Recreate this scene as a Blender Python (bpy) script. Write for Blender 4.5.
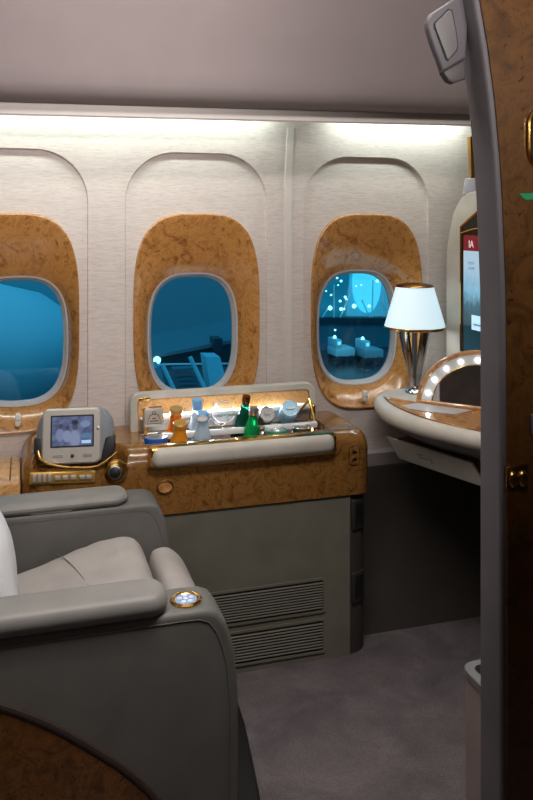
import bpy, bmesh, math, random
from mathutils import Vector, Matrix
random.seed(7)
S = bpy.context.scene
COL = S.collection
for o in list(bpy.data.objects):
    bpy.data.objects.remove(o)
PI = math.pi

# ------------------------------------------------------------------ camera, world, lights, exposure
FPX, PXC, HORIZ, YAW, EYE = 796.0, 266.5, 222.0, math.radians(16.8), 1.3
cam_d = bpy.data.cameras.new('camera')
cam_d.sensor_fit = 'AUTO'; cam_d.sensor_width = 36
cam_d.lens = FPX / 800 * 36
cam_d.shift_y = -(400 - HORIZ) / 800
cam_d.clip_start = 0.02
cam = bpy.data.objects.new('camera', cam_d); COL.objects.link(cam)
cam.location = (0, 0, EYE); cam.rotation_euler = (PI/2, 0, -YAW)
S.camera = cam

world = bpy.data.worlds.new('dusk'); S.world = world; world.use_nodes = True
wb = world.node_tree.nodes['Background']
wb.inputs[0].default_value = (0.045, 0.30, 0.50, 1); wb.inputs[1].default_value = 1.15

S.view_settings.view_transform = 'Standard'
S.view_settings.look = 'None'
S.view_settings.gamma = 1
S.view_settings.exposure = 0.0
try: S.view_settings.use_curve_mapping = False
except Exception: pass

def area(name, loc, aim, sx, sy, power, color, spread=180):
    d = bpy.data.lights.new(name, 'AREA'); d.shape = 'RECTANGLE'
    d.size, d.size_y, d.energy, d.color = sx, sy, power, color
    d.spread = math.radians(spread)
    o = bpy.data.objects.new(name, d); COL.objects.link(o)
    o.location = loc
    o.rotation_euler = (Vector(aim) - Vector(loc)).to_track_quat('-Z', 'X').to_euler()
    return o
# cabin ceiling light, three added fill lights and the two cove strips over the windows
area('ceiling_light', (0.42, 1.15, 2.12), (0.44, 1.35, 0.0), 0.35, 1.2, 10, (1.0, 0.94, 0.91), 95)
area('ceiling_fill', (0.4, -1.3, 1.86), (0.5, 1.8, 2.00), 0.12, 2.2, 11, (1.0, 0.93, 0.92), 54)  # added fill without a fitting, lifts the bin liner and upper wall
area('suite_fill', (0.50, 1.10, 2.06), (0.72, 2.45, 1.45), 0.10, 1.5, 5.0, (1.0, 0.93, 0.91), 115)  # added fill, evens out the window wall and spares the partition front
area('aisle_fill', (-0.6, -1.6, 2.0), (0.4, 2.0, 0.8), 0.3, 1.6, 1.2, (1.0, 0.92, 0.88))  # added weak fill from behind the camera
area('cove_strip_light_a', (0.16, 2.445, 1.665), (0.16, 2.53, 1.52), 0.02, 1.22, 3.3, (0.86, 1.0, 0.95))
area('cove_strip_light_b', (1.24, 2.445, 1.665), (1.24, 2.53, 1.52), 0.02, 0.50, 1.5, (0.86, 1.0, 0.95))

# added fill spots outside, only to brighten the airliner and the tugs
def spot(name, loc, aim, power, deg):
    d = bpy.data.lights.new(name, 'SPOT'); d.energy = power; d.color = (.62, .90, 1.0); d.spot_size = math.radians(deg); d.spot_blend = .4; d.shadow_soft_size = .3
    o = bpy.data.objects.new(name, d); COL.objects.link(o); o.location = loc
    o.rotation_euler = (Vector(aim) - Vector(loc)).to_track_quat('-Z', 'Y').to_euler()
spot('outside_fill_a', (-6, 7, 7), (-1.5, 17, -1.0), 1500, 50)
spot('outside_fill_b', (8, 15, 6), (13, 27, -3.4), 1500, 45)

_c, _s = math.cos(YAW), math.sin(YAW)
def at(u, v, X=None, Y=None, Z=None):
    """where the sight line of a pixel meets a plane of the cabin"""
    k = (u - PXC) / FPX; q = (HORIZ - v) / FPX
    dx, dy = _s + k*_c, _c - k*_s
    t = Y/dy if Y is not None else X/dx if X is not None else (Z - EYE)/q
    return Vector((t*dx, t*dy, EYE + t*q))

# ------------------------------------------------------------------ materials
def srgb(r, g, b):
    f = lambda c: (c/255/12.92) if c/255 <= .04045 else ((c/255 + .055)/1.055)**2.4
    return (f(r), f(g), f(b), 1)
class NT:
    def __init__(s, name):
        s.m = bpy.data.materials.new(name); s.m.use_nodes = True
        s.t = s.m.node_tree; s.b = s.t.nodes['Principled BSDF']
        s.tc = None
    def n(s, typ, **kw):
        x = s.t.nodes.new(typ)
        for k, v in kw.items(): setattr(x, k, v)
        return x
    def l(s, a, b): s.t.links.new(a, b)
    def coord(s, scale=(1,1,1), rot=(0,0,0)):
        tc = s.n('ShaderNodeTexCoord'); mp = s.n('ShaderNodeMapping')
        mp.inputs['Scale'].default_value = scale; mp.inputs['Rotation'].default_value = rot
        s.l(tc.outputs['Object'], mp.inputs[0]); return mp.outputs[0]
    def noise(s, vec, scale, detail=4, rough=.55, dist=0):
        x = s.n('ShaderNodeTexNoise'); x.inputs['Scale'].default_value = scale
        x.inputs['Detail'].default_value = detail; x.inputs['Roughness'].default_value = rough
        x.inputs['Distortion'].default_value = dist; s.l(vec, x.inputs['Vector']); return x
    def ramp(s, fac, stops):
        r = s.n('ShaderNodeValToRGB'); e = r.color_ramp.elements
        while len(e) < len(stops): e.new(.5)
        for el, (p, c) in zip(e, stops): el.position = p; el.color = c
        s.l(fac, r.inputs[0]); return r.outputs[0]
    def bump(s, h, strength, dist=.002):
        b = s.n('ShaderNodeBump'); b.inputs['Strength'].default_value = strength
        b.inputs['Distance'].default_value = dist
        s.l(h, b.inputs['Height']); s.l(b.outputs[0], s.b.inputs['Normal'])
    def mix(s, fac, a, b, mode='MIX'):
        x = s.n('ShaderNodeMix', data_type='RGBA', blend_type=mode)
        if isinstance(fac, float): x.inputs[0].default_value = fac
        else: s.l(fac, x.inputs[0])
        for i, c in ((6, a), (7, b)):
            if isinstance(c, tuple): x.inputs[i].default_value = c
            else: s.l(c, x.inputs[i])
        return x.outputs[2]
    def set(s, **kw):
        for k, v in kw.items(): s.b.inputs[k.replace('_', ' ')].default_value = v
        return s
def burl(name, dark, mid, light, rough=.22, coat=.6, scale=1.0):
    t = NT(name); v = t.coord((scale, scale, scale))
    a = t.noise(v, 14, 7, .62, 2.2)
    base = t.ramp(a.outputs[0], [(.30, dark), (.43, mid), (.56, light), (.66, mid), (.78, dark)])
    sp = t.noise(v, 46, 5, .7, 3.0)
    eyes = t.ramp(sp.outputs[0], [(.34, (1,1,1,1)), (.42, (0,0,0,1))])
    dk = tuple(x*.45 for x in dark[:3]) + (1,)
    c = t.mix(eyes, base, dk)
    t.l(c, t.b.inputs['Base Color'])
    t.set(Roughness=rough, Coat_Weight=coat, Coat_Roughness=.08); return t.m
def leather(name, col, rough=.5, bumps=.18, scale=420, vary=.12):
    t = NT(name); v = t.coord()
    a = t.noise(v, 9, 3, .5, .4)
    lo = tuple(x*(1-vary) for x in col[:3]) + (1,); hi = tuple(min(1, x*(1+vary)) for x in col[:3]) + (1,)
    t.l(t.ramp(a.outputs[0], [(.3, lo), (.7, hi)]), t.b.inputs['Base Color'])
    g = t.noise(v, scale, 2, .5)
    t.bump(g.outputs[0], bumps, .001); t.set(Roughness=rough); return t.m
def plain(name, col, rough=.4, metal=0., coat=0., vary=.05, emit=None, estr=0, alpha=None):
    t = NT(name); v = t.coord(); a = t.noise(v, 30, 3)
    lo = tuple(x*(1-vary) for x in col[:3]) + (1,)
    t.l(t.ramp(a.outputs[0], [(.3, lo), (.7, col)]), t.b.inputs['Base Color'])
    t.set(Roughness=rough, Metallic=metal, Coat_Weight=coat)
    if emit: t.set(Emission_Color=emit, Emission_Strength=estr)
    return t.m
def glassy(name, col, rough=.03, trans=1.0, ior=1.35):
    t = NT(name); t.set(Base_Color=col, Roughness=rough, Transmission_Weight=trans, IOR=ior); return t.m

M = {}
M['wood'] = burl('burl_wood', srgb(120, 76, 34), srgb(168, 114, 58), srgb(188, 134, 74), scale=1.5)
M['wood_dark'] = burl('dark_burl_wood', srgb(84, 53, 20), srgb(118, 79, 33), srgb(138, 96, 46), .25, .4, 1.5)
M['wood_pale'] = burl('pale_burl_wood', srgb(176, 122, 66), srgb(212, 158, 98), srgb(226, 178, 120), .25, .5)
M['wood_edge'] = burl('edge_wood', srgb(150, 96, 52), srgb(186, 130, 76), srgb(206, 152, 98), .18, .7)
M['tray_wood'] = burl('tray_wood', srgb(74, 42, 34), srgb(98, 58, 46), srgb(118, 72, 56), .3, .4)
M['cream'] = leather('cream_leather', srgb(196, 188, 176), .45, .08)
M['rail_leather'] = leather('rail_leather', srgb(178, 172, 160), .5, .15)
M['shell'] = leather('shell_leather', srgb(98, 96, 91), .55, .22)
M['pad'] = leather('pad_leather', srgb(128, 125, 120), .5, .25)
M['seat'] = leather('seat_leather', srgb(164, 157, 152), .55, .2, 300, .08)
M['seam'] = plain('seam_thread', srgb(100, 93, 88), .7)
M['chrome_dark'] = plain('dark_chrome', srgb(168, 166, 168), .10, 1.0)
M['cabinet'] = leather('cabinet_laminate', srgb(106, 103, 90), .6, .1)
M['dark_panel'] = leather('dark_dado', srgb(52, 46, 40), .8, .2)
M['jamb'] = leather('jamb_grey', srgb(98, 93, 96), .55, .25, 500)
M['black'] = plain('black_plastic', srgb(22, 21, 22), .4)
M['grille_dark'] = plain('grille_dark', srgb(40, 38, 36), .6)
M['grille'] = plain('grille_slat', srgb(112, 108, 98), .45, .2)
M['chrome'] = plain('chrome', srgb(225, 225, 225), .08, 1.0)
M['steel'] = plain('brushed_steel', srgb(190, 190, 188), .3, 1.0)
M['gold'] = plain('gold', srgb(222, 176, 98), .18, 1.0)
M['gold_satin'] = plain('satin_gold', srgb(206, 160, 84), .38, .55)
M['brass_dark'] = plain('dark_brass', srgb(150, 104, 58), .25, 1.0)
M['white'] = plain('white_plastic', srgb(226, 222, 214), .4)
M['rim'] = plain('window_rim', srgb(176, 172, 172), .4)
M['grey_plastic'] = plain('grey_plastic', srgb(132, 138, 146), .35)
M['silver_plastic'] = plain('silver_plastic', srgb(186, 180, 170), .35, .3)
M['trim_white'] = plain('trim_white', srgb(206, 198, 190), .5)
M['mauve'] = leather('mauve_liner', srgb(154, 142, 140), .7, .2, 700, .03)
M['shade'] = None

def wall_mat():
    t = NT('linen_wall'); v = t.coord((9, 9, 85))
    a = t.noise(v, 3.2, 3, .55, .9)
    c = t.ramp(a.outputs[0], [(.34, srgb(190, 177, 169)), (.52, srgb(203, 191, 183)), (.7, srgb(209, 198, 190))])
    t.l(c, t.b.inputs['Base Color']); t.bump(a.outputs[0], .28, .002); t.set(Roughness=.55); return t.m
M['wall'] = wall_mat()
def carpet_mat():
    t = NT('carpet'); v = t.coord()
    a = t.noise(v, 5, 4, .6, .5); b = t.noise(v, 380, 2, .6)
    c = t.ramp(a.outputs[0], [(.3, srgb(88, 79, 81)), (.7, srgb(126, 115, 117))])
    sp = t.ramp(b.outputs[0], [(.35, (.6,.6,.6,1)), (.65, (1,1,1,1))])
    t.l(t.mix(1.0, c, sp, 'MULTIPLY'), t.b.inputs['Base Color'])
    t.bump(b.outputs[0], .8, .004); t.set(Roughness=.95); return t.m
M['carpet'] = carpet_mat()
def pane_mat():
    t = NT('tinted_pane'); tr = t.n('ShaderNodeBsdfTransparent'); tr.inputs[0].default_value = (.54, .89, .96, 1)
    gl = t.n('ShaderNodeBsdfGlossy'); gl.inputs['Roughness'].default_value = .02
    fr = t.n('ShaderNodeFresnel'); fr.inputs[0].default_value = 1.4
    mx = t.n('ShaderNodeMixShader'); out = t.t.nodes['Material Output']
    t.l(fr.outputs[0], mx.inputs[0]); t.l(tr.outputs[0], mx.inputs[1]); t.l(gl.outputs[0], mx.inputs[2])
    t.l(mx.outputs[0], out.inputs['Surface']); return t.m
M['pane'] = pane_mat()
def pillow_mat():
    t = NT('striped_cotton'); v = t.coord()
    w = t.n('ShaderNodeTexWave', wave_type='BANDS', bands_direction='Y'); w.inputs['Scale'].default_value = 42
    t.l(v, w.inputs['Vector'])
    t.l(t.ramp(w.outputs[1], [(.55, srgb(226, 226, 228)), (.8, srgb(210, 214, 220))]), t.b.inputs['Base Color'])
    t.set(Roughness=.85); return t.m
M['pillow'] = pillow_mat()

# ------------------------------------------------------------------ mesh helpers
def tag(o, label=None, cat=None, group=None, kind=None):
    if label: o['label'] = label
    if cat: o['category'] = cat
    if group: o['group'] = group
    if kind: o['kind'] = kind
    return o
def empty(name, loc=(0,0,0)):
    o = bpy.data.objects.new(name, None); COL.objects.link(o); o.location = loc
    o.empty_display_size = .05; return o
def wloc(o):
    p = Vector((0,0,0))
    while o: p += o.location; o = o.parent
    return p
class MB:
    """collects shapes in cabin coordinates; build() links them as one mesh object"""
    def __init__(s): s.bm = bmesh.new()
    def _new(s, fn):
        b = bmesh.new(); fn(b)
        me = bpy.data.meshes.new('tmp'); b.to_mesh(me); b.free(); s.bm.from_mesh(me); bpy.data.meshes.remove(me)
        return s
    def box(s, c, size, bev=0, seg=2, rot=None):
        def f(b):
            bmesh.ops.create_cube(b, size=1)
            bmesh.ops.scale(b, vec=size, verts=b.verts)
            if bev: bmesh.ops.bevel(b, geom=list(b.edges), offset=bev, segments=seg, profile=.5, affect='EDGES')
            if rot is not None: bmesh.ops.rotate(b, cent=(0,0,0), matrix=rot, verts=b.verts)
            bmesh.ops.translate(b, vec=c, verts=b.verts)
        return s._new(f)
    def tube(s, pts, r, n=10, closed=False, radii=None):
        pts = [Vector(p) for p in pts]; N = len(pts)
        def f(b):
            rings = []; up = None
            for i, p in enumerate(pts):
                a = pts[i-1] if (i or closed) else pts[i]; c = pts[(i+1) % N] if (i < N-1 or closed) else pts[i]
                t = (c - a).normalized()
                if up is None:
                    up = t.orthogonal().normalized()
                else:
                    up = (up - t*up.dot(t))
                    up = up.normalized() if up.length > 1e-6 else t.orthogonal().normalized()
                w = t.cross(up); rr = radii[i] if radii else r
                rings.append([b.verts.new(p + (up*math.cos(2*PI*k/n) + w*math.sin(2*PI*k/n))*rr) for k in range(n)])
            for i in range(N if closed else N-1):
                A, B = rings[i], rings[(i+1) % N]
                if closed and i == N-1:
                    best = min(range(n), key=lambda q: (A[0].co - B[q].co).length)
                    B = B[best:] + B[:best]
                for k in range(n): b.faces.new((A[k], A[(k+1) % n], B[(k+1) % n], B[k]))
            if not closed: b.faces.new(rings[0][::-1]); b.faces.new(rings[-1])
        return s._new(f)
    def lathe(s, prof, c=(0,0,0), n=24, axis=None, cap=True):
        q = Vector((0,0,1)).rotation_difference(Vector(axis).normalized()).to_matrix() if axis is not None else Matrix.Identity(3)
        c = Vector(c)
        def f(b):
            rings = [[b.verts.new(c + q @ Vector((r*math.cos(2*PI*k/n), r*math.sin(2*PI*k/n), z))) for k in range(n)] for r, z in prof]
            for A, B in zip(rings, rings[1:]):
                for k in range(n): b.faces.new((A[k], A[(k+1) % n], B[(k+1) % n], B[k]))
            if cap: b.faces.new(rings[0][::-1]); b.faces.new(rings[-1])
        return s._new(f)
    def prism(s, outline, vec, bev=0, seg=3, vert_bev=False):
        """outline: closed list of 3D points; extruded by vec"""
        vec = Vector(vec)
        def f(b):
            vs = [b.verts.new(Vector(p)) for p in outline]; fc = b.faces.new(vs)
            r = bmesh.ops.extrude_face_region(b, geom=[fc])
            nv = [e for e in r['geom'] if isinstance(e, bmesh.types.BMVert)]
            bmesh.ops.translate(b, vec=vec, verts=nv)
            bmesh.ops.recalc_face_normals(b, faces=b.faces)
            if bev:
                vd = vec.normalized()
                es = [e for e in b.edges if vert_bev or abs((e.verts[0].co - e.verts[1].co).normalized().dot(vd)) < .9]
                bmesh.ops.bevel(b, geom=es, offset=bev, segments=seg, profile=.5, affect='EDGES', clamp_overlap=True)
        return s._new(f)
    def loft(s, rings, cap0=False, cap1=False, closed=True):
        def f(b):
            R = [[b.verts.new(Vector(p)) for p in r] for r in rings]
            n = len(R[0])
            for A, B in zip(R, R[1:]):
                for k in range(n if closed else n-1): b.faces.new((A[k], A[(k+1) % n], B[(k+1) % n], B[k]))
            if cap0: b.faces.new(R[0][::-1])
            if cap1: b.faces.new(R[-1])
        return s._new(f)
    def build(s, name, mat, parent=None, ang=35, recalc=True):
        if recalc: bmesh.ops.recalc_face_normals(s.bm, faces=s.bm.faces)
        off = wloc(parent) if parent else Vector((0,0,0))
        if parent is None and s.bm.verts:
            off = Vector((0,0,0))
        me = bpy.data.meshes.new(name)
        for v in s.bm.verts: v.co -= off
        s.bm.to_mesh(me); s.bm.free()
        me.polygons.foreach_set('use_smooth', [True]*len(me.polygons))
        me.set_sharp_from_angle(angle=math.radians(ang))
        me.materials.append(mat)
        o = bpy.data.objects.new(name, me); COL.objects.link(o)
        if parent: o.parent = parent
        return o
def struct(o): o['kind'] = 'structure'; return o
def selip(cx, cz, a, b, n, N=72, taper=0.0):
    """rounded window outline in the XZ plane"""
    out = []
    for k in range(N):
        t = 2*PI*k/N; c, s = math.cos(t), math.sin(t)
        x = a*math.copysign(abs(c)**(2/n), c); z = b*math.copysign(abs(s)**(2/n), s)
        out.append((cx + x*(1 + taper*z/b), cz + z))
    return out
def rrect(cx, cy, w, h, r, seg=6):
    out = []
    for (sx, sy, a0) in ((1,1,0), (-1,1,PI/2), (-1,-1,PI), (1,-1,1.5*PI)):
        for i in range(seg+1):
            a = a0 + PI/2*i/seg
            out.append((cx + sx*(w/2-r) + r*math.cos(a), cy + sy*(h/2-r) + r*math.sin(a)))
    return out
def text_mesh(body, size, name, mat, parent, loc, xdir, ydir, lift=.0008):
    cu = bpy.data.curves.new(name, 'FONT'); cu.body = body; cu.size = size; cu.extrude = .0003
    t = bpy.data.objects.new('tmp_text', cu); COL.objects.link(t)
    dg = bpy.context.evaluated_depsgraph_get(); dg.update()
    me = bpy.data.meshes.new_from_object(t.evaluated_get(dg))
    bpy.data.objects.remove(t); bpy.data.curves.remove(cu)
    x = Vector(xdir).normalized(); y = Vector(ydir).normalized(); z = x.cross(y)
    m = Matrix((x, y, z)).transposed()
    loc = Vector(loc); off = wloc(parent)
    for v in me.vertices: v.co = m @ v.co + loc + z*lift - off
    me.materials.clear(); me.materials.append(mat)
    o = bpy.data.objects.new(name, me); COL.objects.link(o); o.parent = parent
    return o

# ------------------------------------------------------------------ the cabin shell
WY = 2.55                                    # window wall
def wy(z): return WY - (.35*(z-1.35)**2 if z > 1.35 else 0)
XL, XR = -2.4, 1.66
ZF = -.035                                   # floor level
b = MB(); b.box(((XL+XR)/2, .1, ZF-.02), (XR-XL+.1, 5.2, .04)); struct(b.build('floor', M['carpet']))
b = MB(); b.box((XL-.02, .1, 1.2), (.04, 5.2, 2.5)); struct(b.build('wall_left', M['cream']))
b = MB(); b.box((XR+.02, .1, 1.2), (.04, 5.2, 2.5)); struct(b.build('wall_right', M['cabinet']))
b = MB(); b.box(((XL+XR)/2, -2.42, 1.2), (XR-XL+.1, .04, 2.5)); struct(b.build('wall_rear', M['cabinet']))
# liner of the stowage bins over the windows, running on into the ceiling
prof = [(2.210, 1.619), (2.17, 1.620), (2.143, 1.625), (2.120, 1.637), (2.102, 1.658), (2.088, 1.69), (2.045, 1.77), (1.96, 1.90),
        (1.83, 2.06), (1.68, 2.19), (1.45, 2.25), (1.1, 2.27), (0, 2.28), (-2.44, 2.28)]
dzx = lambda x: .014*(x-.1)                  # the bin line climbs a little towards the nose
b = MB(); b.loft([[(x, y, z+dzx(x)) for (y, z) in prof] for x in (XL, XR)], closed=False)
struct(b.build('ceiling', M['mauve'], ang=60, recalc=False))
# light valance under the bins and the pocket behind it
b = MB()
vp = [(2.210, 1.619), (2.206, 1.588), (2.210, 1.584), (2.218, 1.586), (2.226, 1.66), (2.42, 1.70), (2.56, 1.70), (2.56, 1.73), (2.21, 1.73)]
b.loft([[(x, y, z+(dzx(x) if z < 1.69 else 0)) for (y, z) in vp] for x in (XL, XR)], True, True); struct(b.build('trim_1', M['trim_white']))

WC = [-.05, .536, 1.138]                      # window centres
ZW, AW, BW = .991, .209, .337                 # wood surround
ZG, AG, BG = .926, .142, .194                 # glass
bays = [(-.345, .2415), (.2415, .846), (.846, 1.655)]
Z0, Z1 = .50, 1.70
NN = 96
def rect_ring(x0, x1, z0, z1, cx, cz, ref):
    out = []
    for (x, z) in ref:
        dx, dz = x-cx, z-cz; t = 1e9
        if abs(dx) > 1e-9: t = min(t, ((x1-cx) if dx > 0 else (x0-cx))/dx)
        if abs(dz) > 1e-9: t = min(t, ((z1-cz) if dz > 0 else (z0-cz))/dz)
        out.append((cx+dx*t, cz+dz*t))
    for (px, pz) in ((x0, z0), (x0, z1), (x1, z0), (x1, z1)):
        k = min(range(len(out)), key=lambda q: (out[q][0]-px)**2 + (out[q][1]-pz)**2); out[k] = (px, pz)
    return out
def recess_outline(cx):
    """the shallow arched recess round a window, open at the foot"""
    z0, z1, a, r = .502, 1.525, .236, .16
    pts = []
    def seg(p, q, n):
        for i in range(n): pts.append((p[0]+(q[0]-p[0])*i/n, p[1]+(q[1]-p[1])*i/n))
    seg((cx+a, ZW), (cx+a, z1-r), 12)
    for i in range(12):
        t = PI/2*i/12; pts.append((cx+a-r+r*math.cos(t), z1-r+r*math.sin(t)))
    seg((cx+a-r, z1), (cx-a+r, z1), 12)
    for i in range(12):
        t = PI/2+PI/2*i/12; pts.append((cx-a+r+r*math.cos(t), z1-r+r*math.sin(t)))
    seg((cx-a, z1-r), (cx-a, z0+.05), 18); seg((cx-a, z0+.05), (cx-a+.05, z0), 4)
    seg((cx-a+.05, z0), (cx+a-.05, z0), 14); seg((cx+a-.05, z0), (cx+a, z0+.05), 4); seg((cx+a, z0+.05), (cx+a, ZW), 8)
    return pts
wallb = MB()
for cx, (x0, x1) in zip(WC, bays):
    rec = recess_outline(cx); N = len(rec)
    # hole outline sampled at the bearings of the recess outline
    hole = []
    for (x, z) in rec:
        dx, dz = x-cx, z-ZW
        n = 3.3; k = (abs(dx/(AW-.004))**n + abs(dz/(BW-.004))**n)**(-1/n)
        hole.append((cx+dx*k, ZW+dz*k))
    inner = [(cx + (x-cx)*.987, ZW+(z-ZW)*.993) for (x, z) in rec]
    dp_ = lambda z: +.006 + .008*max(0, min(1, (z-1.15)/.36))
    rr = rect_ring(x0, x1, Z0, Z1, cx, ZW, rec)
    up = lambda ring, d: [(x, wy(z)+d, z) for (x, z) in ring]
    rings = [up(rr, 0)]
    for f in (.5,): rings.append(up([(a[0]+(c_[0]-a[0])*f, a[1]+(c_[1]-a[1])*f) for a, c_ in zip(rr, rec)], 0))
    up2 = lambda ring: [(x, wy(z)+dp_(z), z) for (x, z) in ring]
    rings += [up(rec, 0), up2(inner), up2([(a[0]+(c_[0]-a[0])*.5, a[1]+(c_[1]-a[1])*.5) for a, c_ in zip(inner, hole)]), up2(hole)]
    wallb.loft(rings)
wallb.box((-1.38, WY+.01, 1.1), (2.07, .02, 1.2)); pass
wallb.box((.5, 2.60, 1.68), (3.9, .1, .04))
struct(wallb.build('wall_window', M['wall'], ang=50))
# skin behind the lining so that no daylight leaks round the panels
b = MB()
outer = []
for cx, (x0, x1) in zip(WC, bays):
    n = 72; hole = selip(cx, ZG, AG+.045, BG+.03, 3.0, n)
    rr = rect_ring(x0, x1, .3, 1.9, cx, ZG, hole)
    b.loft([[(x, 2.655, z) for (x, z) in rr], [(x, 2.655, z) for (x, z) in hole]])
b.box((-1.38, 2.655, 1.1), (2.07, .01, 1.9)); pass
struct(b.build('wall_skin', M['trim_white']))

# dado below the windows
b = MB(); b.prism([(XL, y, z) for (y, z) in ((2.535, .455), (2.535, .497), (2.545, .506), (2.66, .506), (2.66, .455))], (XR-XL, 0, 0))
struct(b.build('trim_2', M['mauve']))
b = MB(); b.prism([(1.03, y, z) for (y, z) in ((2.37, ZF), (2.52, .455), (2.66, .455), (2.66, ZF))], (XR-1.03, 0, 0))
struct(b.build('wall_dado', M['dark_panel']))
# panel joint between second and third window
b = MB(); b.loft([[(.846+dx, wy(z)-dy, z) for dx, dy in ((-.013,-.002),(-.011,.006),(.011,.006),(.013,-.002))] for z in [.51+i*.065 for i in range(18)]]); jo = struct(b.build('trim_3', M['trim_white']))

def window(i, cx, gx):
    gx = cx + gx
    w = empty(f'window_{i}', (cx, WY, ZW)); struct(w)
    no, ni = 3.3, 2.9
    prof = [(0, .012), (0, -.002), (.010, -.0055), (.03, -.006), (.10, -.003), (.25, .004), (.45, .014), (.62, .026), (.74, .034), (.84, .043), (.93, .056), (1.0, .064)]
    rings = []
    for (t, dy) in prof:
        e = t
        rings.append([(x, WY+dy, z) for (x, z) in selip(cx+(gx-cx)*e, ZW+(ZG-ZW)*e, AW+(AG+.012-AW)*e, BW+(BG+.012-BW)*e, no+(ni-no)*e)])
    b = MB(); b.loft(rings); b.build('window_surround', M['wood'], w, ang=60)
    b = MB()
    b.loft([[(x, WY+dy, z) for (x, z) in selip(gx, ZG, AG+da, BG+da, ni)] for (da, dy) in ((.0125, .066), (.011, .062), (.006, .063), (.004, .068), (.001, .076), (-.002, .079), (-.004, .084), (-.004, .092), (.04, .104))])
    b.build('window_rim', M['rim'], w, ang=50)
    b = MB()
    o = selip(gx, ZG, AG+.002, BG+.002, ni)
    b.loft([[(x, WY+.085, z) for (x, z) in o], [(x, WY+.088, z) for (x, z) in o]], True, True)
    b.build('window_pane', M['pane'], w)
    b = MB()
    hz = ZW - BW + .042
    b.prism([(x, WY+.004, z) for (x, z) in rrect(gx, hz, .017, .040, .008)], (0, -.016, 0), .003)
    h = b.build('shade_handle', M['white'], w)
    b = MB(); b.box((gx, WY-.0125, hz), (.015, .001, .0015)); b.build('handle_groove', M['grey_plastic'], h)
for i, (cx, g) in enumerate(zip(WC, (.026, -.002, -.011)), 1): window(i, cx, g)
#PART2
M['label_white'] = plain('label_white', srgb(226, 228, 226), .5)
def catmull(pts, n=6, closed=False):
    P = [Vector(p) for p in pts]; N = len(P); out = []
    for i in range(N if closed else N-1):
        g = lambda k: P[k % N] if closed else P[max(0, min(N-1, k))]
        p0, p1, p2, p3 = g(i-1), g(i), g(i+1), g(i+2)
        for j in range(n):
            t = j/n
            out.append(.5*((2*p1) + (p2-p0)*t + (2*p0-5*p1+4*p2-p3)*t*t + (3*p1-p0-3*p2+p3)*t**3))
    if not closed: out.append(P[-1])
    return out
def inset2(pts, d):
    """move a closed counter-clockwise 2D outline inwards by d"""
    N = len(pts); out = []
    for i in range(N):
        a, p, c = Vector(pts[i-1]), Vector(pts[i]), Vector(pts[(i+1) % N])
        t = (c - a).normalized(); out.append(p + Vector((-t.y, t.x))*d)
    return out

# ------------------------------------------------------------------ side console with the minibar
con = empty('side_console', (.5, 2.27, ZF))
tag(con, 'glossy burl wood side console with padded front rail and open minibar, below the windows', 'console')
# taupe base with the turned corner
b = MB(); b.prism([(x, y, ZF) for x, y in [(-.62, 2.50), (-.62, 2.277), (.956, 2.277), (.958, 2.279), (.958, 2.50)]], (0, 0, .46-ZF)); b.build('base_cabinet', M['cabinet'], con)
ol = [(.958, 2.50), (.958, 2.281)] + [(.962+.063*math.sin(t), 2.344-.063*math.cos(t)) for t in [PI/2*i/8 for i in range(9)]] + [(1.025, 2.50)]
b = MB(); b.prism([(x, y, ZF) for x, y in ol], (0, 0, .46-ZF)); b.build('corner_post', M['dark_panel'], con)
# burl body: rounded edges, top left open over the minibar well
def rect_out(x0, x1, y0, y1, r, seg=8, per=14):
    pts = []
    cs = [(x1-r, y1-.004, 0, .004), (x0+r, y1-.004, PI/2, .004), (x0+r, y0+r, PI, r), (x1-r, y0+r, 1.5*PI, r)]
    for (cx, cy, a0, rr) in cs:
        ccx = cx if rr == r else (x1-.004 if a0 == 0 else x0+.004)
        for i in range(seg+1):
            a = a0+PI/2*i/seg; pts.append((ccx+rr*math.cos(a), cy+rr*math.sin(a)))
    out = []
    for i, p in enumerate(pts):
        q = pts[(i+1) % len(pts)]; L = math.dist(p, q); n = max(1, int(L/.012))
        for j in range(n): out.append((p[0]+(q[0]-p[0])*j/n, p[1]+(q[1]-p[1])*j/n))
    return out
base = rect_out(-.012, 1.032, 2.27, 2.545, .055)
RX0, RX1, RY0, RY1 = .330, .908, 2.312, 2.452
ins = lambda d: [(max(-.012, min(1.032, x)) + (d if x < .5 else -d)*min(1, abs(x-.5)/.5), max(y, 2.27) + d*max(0, (2.545-y)/.275)) for x, y in base]
def notch(x, y, z):              # the step in the front edge that takes the docked screen
    k = max(0, min(1, (x-.012)/.025))*max(0, min(1, (.278-x)/.025)); k = k*k*(3-2*k)
    s_ = max(0, min(1, (z-.606)/.008)); f = max(0, min(1, (2.36-y)/.09))
    return (x, y + k*s_*f*.060, z)
rings = [[notch(x, y, z) for x, y in ins(d)] for (z, d) in ((.46, .0), (.595, 0), (.606, .001), (.6145, .003), (.628, .007), (.641, .016), (.650, .028), (.655, .042))]
ccx, ccy = (RX0+RX1)/2, (RY0+RY1)/2
top = [(x, y) for x, y in ins(.042)]
hole = rect_ring(RX0, RX1, RY0, RY1, ccx, ccy, top)
rings += [[(x, y, .655) for x, y in hole], [(x, y, .575) for x, y in hole]]
b = MB(); b.loft(rings, cap1=True); b.build('wood_body', M['wood_dark'], con, ang=40)
b = MB(); b.box((.5, 2.2745, .4585), (1.0, .003, .005)); b.build('shadow_joint', M['black'], con)
# low table leaf at the left
b = MB(); b.box((-.315, 2.405, .530), (.600, .262, .116), .008); lf = b.build('table_leaf', M['wood_pale'], con)
b = MB(); b.prism([(-.045, 2.30, .5882), (-.041, 2.30, .5882), (-.041, 2.53, .5882), (-.045, 2.53, .5882)], (0, 0, .0006)); b.build('leaf_joint', M['brass_dark'], lf)
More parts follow.
